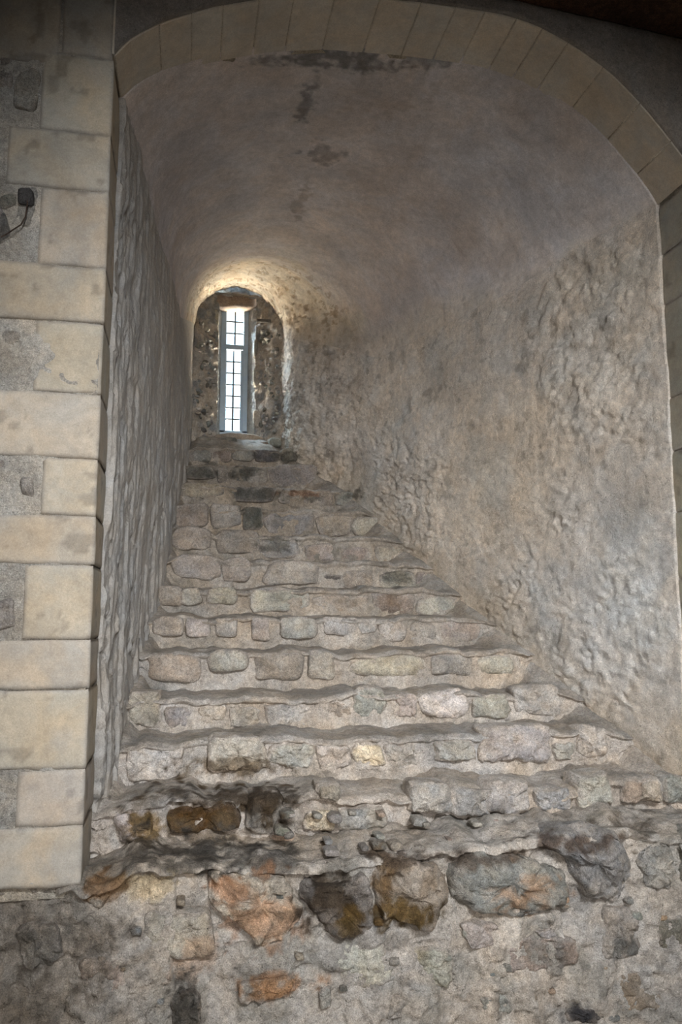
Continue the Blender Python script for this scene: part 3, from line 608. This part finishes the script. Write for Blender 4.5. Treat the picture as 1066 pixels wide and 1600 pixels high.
# ------------------------------------------------------------------ back wall around the window
YW = 7.26
YH = 7.13
hx0, hx1 = onY(340, 600, YH)[0], onY(398, 600, YH)[0]; hz0, hz1 = onY(370, 681, YH)[2], onY(370, 467, YH)[2]
def backY(x, z=2.0):
    dx = np.maximum(np.maximum(hx0-x, x-hx1), 0); return YH-.26*sstep(-.02, .25, dx)-.10*sstep(hz1, hz1+.2, z)
def back_wall():
    xs = np.unique(np.concatenate([np.linspace(-.1, hx0, 26), np.linspace(hx0, hx1, 34), np.linspace(hx1, 1.0, 36)]))
    zs = np.unique(np.concatenate([np.linspace(1.2, hz0, 30), np.linspace(hz0, hz1, 110), np.linspace(hz1, 3.25, 34)]))
    X, Z = np.meshgrid(xs, zs, indexing='ij'); P = np.stack([X, X*0+YB, Z], -1)
    # splay toward the window opening
    P[..., 1] = backY(X, Z)
    P[..., 1] -= .02*fbm(P*8, 5, 190)+.03*(flake(P, 13, 191, .1)-.3)+.018*flake(P, 24, 194, .12)+.012*fbm(P*30, 3, 192)
    Fq = []; n = len(zs)
    for i in range(len(xs)-1):
        for j in range(n-1):
            cx, cz = (xs[i]+xs[i+1])/2, (zs[j]+zs[j+1])/2
            if hx0 < cx < hx1 and hz0 < cz < hz1: continue
            Fq.append([i*n+j, (i+1)*n+j, (i+1)*n+j+1, i*n+j+1])
    c = mottle(P, np.array([.42, .38, .33]), .3, 11, 193, .06); gb = sstep(.1, .5, fbm(P.reshape(-1, 3)*9, 4, 195))[:, None]; c = lerp(c, np.array([.17, .19, .21]), gb*.7)  # raised tone and blue-grey patches stand for blue window light
    return mesh_obj('wall_back', P, Fq, c, 'window_stone', kind='structure', label='small end wall of broken rubble around the lancet window', cat='wall')
wb = back_wall()
rs = np.random.RandomState(21)
for i in range(110):                                                      # flints of the rubble reveal
    left = i % 2 == 0
    x = rs.uniform(.05, hx0-.03) if left else rs.uniform(hx1+.05, .80); z = rs.uniform(1.62, 2.62); a, b = rs.uniform(.015, .04), rs.uniform(.012, .03)
    p = [(x+a*math.cos(t)*rs.uniform(.8, 1.1), z+b*math.sin(t)*rs.uniform(.8, 1.1)) for t in np.linspace(0, 2*math.pi, 6, endpoint=False)+rs.rand()]
    stone(wb, p, float(backY(x))-.012, ['slate', 'dark', 'grey', 'pale', 'dark', 'white', 'slate'][rs.randint(7)], 500+i, bulge=.026, back=.06, n=12, px=False, m='window_stone', rough=.012)
for (a, b, c_, d, t) in ((396, 574, 405, 606, 'pale'), (333, 483, 342, 512, 'pale'), (332, 610, 339, 640, 'pale'), (394, 482, 404, 500, 'pale'), (334, 516, 341, 540, 'grey'), (396, 530, 403, 560, 'grey'), (396, 640, 408, 668, 'pale'), (408, 480, 428, 505, 'buff')):
    stone(wb, rectpoly(a, b, c_, d, a, .05), float(backY(onY(a/2+c_/2, b, 7.0)[0]))-.012, t, a+b, bulge=.02, back=.08, n=20, m='window_stone', rough=.004)
stone(wb, [(337, 480), (337, 462), (352, 455), (385, 455), (402, 464), (402, 480), (370, 479)], YH-.012, 'brown', 601, bulge=.016, back=.2, n=26, name='lintel', m='window_stone', rough=.005, label='rough stone lintel')
stone(wb, [(334, 692), (334, 680), (360, 676), (395, 678), (415, 684), (413, 694), (370, 697)], YB-.03, 'buff', 602, bulge=.03, back=.25, n=26, name='sill', m='window_stone', rough=.006, label='worn sill stone')
for i, (a, b, c_, d, t) in enumerate(((310, 683, 332, 700, 'grey'), (345, 684, 372, 702, 'dark'), (384, 690, 402, 702, 'slate'), (420, 684, 440, 700, 'grey'), (404, 690, 420, 703, 'brown'), (333, 698, 352, 708, 'grey'))):
    stone(wb, rectpoly(a, b, c_, d, 640+i, .1), 6.86, t, 640+i, bulge=.04, back=.2, n=18, m='window_stone', rough=.006)
# reveals of the window slot
fx0, fx1 = onY(347.5, 510, YW)[0], onY(386.5, 510, YW)[0]; fz0, fz1 = onY(368, 677, YW)[2], onY(368, 476, YW)[2]
def reveal(side):
    xo, xi = (hx0-.01, fx0+.004) if side < 0 else (hx1+.01, fx1-.004); nz, ny = 130, 16
    T, Z = np.meshgrid(np.linspace(0, 1, ny), np.linspace(hz0-.05, hz1+.05, nz), indexing='ij')
    X = lerp(xo, xi, np.minimum(T*1.25, 1)); X = X+.012*side*(T < .35)*sstep(0, .3, fbm(np.stack([T*0, T*0, Z*6], -1), 3, 200+side)); P = np.stack([X, lerp(YH-.01, YW+.06, T), Z], -1)
    P[..., 0] += .006*fbm(P*14, 4, 203)
    return mesh_obj('jamb', P, gridfaces(ny, nz, side > 0), mottle(P, np.array([.36, .36, .35]), .2, 8, 204, .05), 'window_stone', wb)
reveal(-1); reveal(1)
for nm, za, zb_ in (('head', hz1+.02, fz1-.004), ('slot_sill', hz0-.03, fz0+.004)):
    T, X = np.meshgrid(np.linspace(0, 1, 14), np.linspace(hx0-.05, hx1+.05, 40), indexing='ij'); P = np.stack([X, lerp(YH-.06, YW+.06, T), lerp(za, zb_, T)], -1); P[..., 2] += .005*fbm(P*14, 4, 207)
    mesh_obj(nm, P, gridfaces(14, 40, nm == 'slot_sill'), mottle(P, np.array([.42, .37, .30]), .2, 8, 208, .05), 'window_stone', wb)

# ------------------------------------------------------------------ the lancet window
win = empty('window_1', ((fx0+fx1)/2, YW, EYE+fz0), label='narrow two-light lancet window with small square leaded panes', cat='window', kind='structure')
CF = (.40, .50, .60)  # frame lightened toward blue: window glow put into its colour
g0x, g1x = onY(354.2, 512, YW)[0], onY(380.8, 512, YW)[0]; gzt, gzm = onY(368, 485, YW)[2], onY(368, 540, YW)[2]
l0x, l1x = onY(353.4, 610, YW)[0], onY(375.2, 610, YW)[0]; lzt, lzb = onY(366, 548, YW)[2], onY(362, 673.5, YW)[2]
def bar(name, x0, x1, z0, z1, d0=-.02, d1=.03, col=CF, parent=win, bev=.003): return box(name, (x0, YW+d0, z0), (x1, YW+d1, z1), col, 'window_iron', parent, bevel=bev)
bar('stile', fx0-.01, g0x, fz0, fz1); bar('stile', g1x, fx1+.01, fz0, fz1)
bar('head_rail', g0x, g1x, gzt, fz1); bar('transom', g0x, g1x, lzt, gzm, -.03, .03)
bar('bottom_rail', fx0-.01, fx1+.01, fz0-.06, lzb)
bar('casement_stile', l1x, g1x, lzb, lzt, -.012, .02); bar('casement_stile', g0x, l0x, lzb, lzt, -.012, .02)
def leaded(x0, x1, z0, z1, rows):
    t = .0075; cx = (x0+x1)/2; dz = (z1-z0)/rows
    bar('glazing_bar', cx-t, cx+t, z0, z1, -.006, .006, (.07, .08, .09), win, .001)
    for r in range(1, rows): bar('glazing_bar', x0, x1, z0+r*dz-t*.9, z0+r*dz+t*.9, -.005, .005, (.07, .08, .09), win, .001)
    for r in range(rows):
        for (a, b) in ((x0, cx-t), (cx+t, x1)):
            box('pane', (a, YW-.0015, z0+r*dz+t), (b, YW+.0015, z0+(r+1)*dz-t), (.8, .85, .85), 'leaded_glass', win, bevel=.0004)
leaded(g0x, g1x, gzm, gzt, 3); leaded(l0x, l1x, lzb, lzt, 7)
p = onY(412, 507, YB); link_pin = box('iron_pin', (onY(400, 507, YB)[0], YB-.10, p[2]-.012), (onY(422, 505, YB)[0], YB-.065, p[2]+.012), (.09, .085, .08), 'wrought_iron', None, bevel=.004, jit=.004, label='short dark iron pin jutting beside the window', cat='pin')

# ------------------------------------------------------------------ hall: timber beam, fixings, floor, walls, ceiling
def beam():
    nx, L0, L1 = 60, -3.0, 5.0; V = []; prof = []
    h, dpt, c = .34, .34, .006
    for (yy, zz) in ((0, c), (-c, 0), (-dpt+c, 0), (-dpt, c), (-dpt, h), (0, h)): prof.append((yy, zz))
    for x in np.linspace(L0, L1, nx):
        z0 = 2.78-(x-1.33)*.076
        for yy, zz in prof: V.append((x, YF-.012+yy, z0+zz))
    V = np.array(V); V[:, 2] += .003*fbm(V*np.array([1.2, 6, 6]), 3, 220); V[:, 1] += .006*fbm(V*np.array([1.2, 6, 6])+5, 3, 221)
    n = 6; Fc = [[i*n+j, i*n+(j+1) % n, (i+1)*n+(j+1) % n, (i+1)*n+j] for i in range(nx-1) for j in range(n)] + [list(range(n))[::-1], list(range((nx-1)*n, nx*n))]
    c_ = mottle(V, np.array([.060, .030, .018]), .4, 6, 222, .1)
    return mesh_obj('timber_beam', V, Fc, c_, 'old_timber', smooth=False, label='dark reddish-brown timber beam along the top of the wall', cat='beam')
beam()
def wire():
    pts = [onY(x, y, YF)-np.array([0, .03, 0]) for x, y in ((46, 305), (45, 325), (42, 345), (35, 357), (24, 364), (12, 372), (4, 376))]
    V = []; Fc = []; n = 6
    for i, p_ in enumerate(pts):
        t = pts[min(i+1, len(pts)-1)]-pts[max(i-1, 0)]; t /= np.linalg.norm(t); a = np.array([0, 1, 0]); b = np.cross(t, a)
        for j in range(n): V.append(p_+.0028*(math.cos(2*math.pi*j/n)*a+math.sin(2*math.pi*j/n)*b))
    for i in range(len(pts)-1):
        for j in range(n): Fc.append([i*n+j, i*n+(j+1) % n, (i+1)*n+(j+1) % n, (i+1)*n+j])
    mesh_obj('wire', np.array(V), Fc, (.07, .05, .04), 'wrought_iron', label='thin curved dark wire hanging from the iron stub on the left wall', cat='wire')
wire()
a, b = onY(29, 322, YF), onY(54, 302, YF)
box('iron_stub', (a[0], YF-.035, a[2]), (b[0], YF+.02, b[2]), (.05, .05, .052), 'wrought_iron', None, bevel=.008, jit=.006, label='black iron stub set in the left blockwork', cat='bracket')
def plane(name, V, col, m, label, cat):
    return mesh_obj(name, np.array(V, float), [[0, 1, 2, 3]], col, m, smooth=False, kind='structure', label=label, cat=cat)
HX0, HX1, HY0, HZ = -2.4, 4.6, -6.0, 3.2
plane('floor', [(HX0, HY0, ZFLOOR), (HX1, HY0, ZFLOOR), (HX1, YF+.06, ZFLOOR), (HX0, YF+.06, ZFLOOR)], (.36, .33, .29), 'hall_plaster', 'worn stone floor of the hall', 'floor')
plane('ceiling', [(HX0, HY0, HZ), (HX0, YF+.06, HZ), (HX1, YF+.06, HZ), (HX1, HY0, HZ)], (.05, .035, .025), 'old_timber', 'dark boarded ceiling of the hall', 'ceiling')
plane('wall_rear', [(HX0, HY0, ZFLOOR), (HX0, HY0, HZ), (HX1, HY0, HZ), (HX1, HY0, ZFLOOR)], (.30, .27, .23), 'hall_plaster', 'plain plastered wall behind the viewer', 'wall')
plane('wall_hall_left', [(HX0, HY0, ZFLOOR), (HX0, YF+.06, ZFLOOR), (HX0, YF+.06, HZ), (HX0, HY0, HZ)], (.25, .22, .19), 'hall_plaster', 'plain left side wall of the hall', 'wall')
plane('wall_hall_right', [(HX1, HY0, ZFLOOR), (HX1, HY0, HZ), (HX1, YF+.06, HZ), (HX1, YF+.06, ZFLOOR)], (.25, .22, .19), 'hall_plaster', 'plain right side wall of the hall', 'wall')
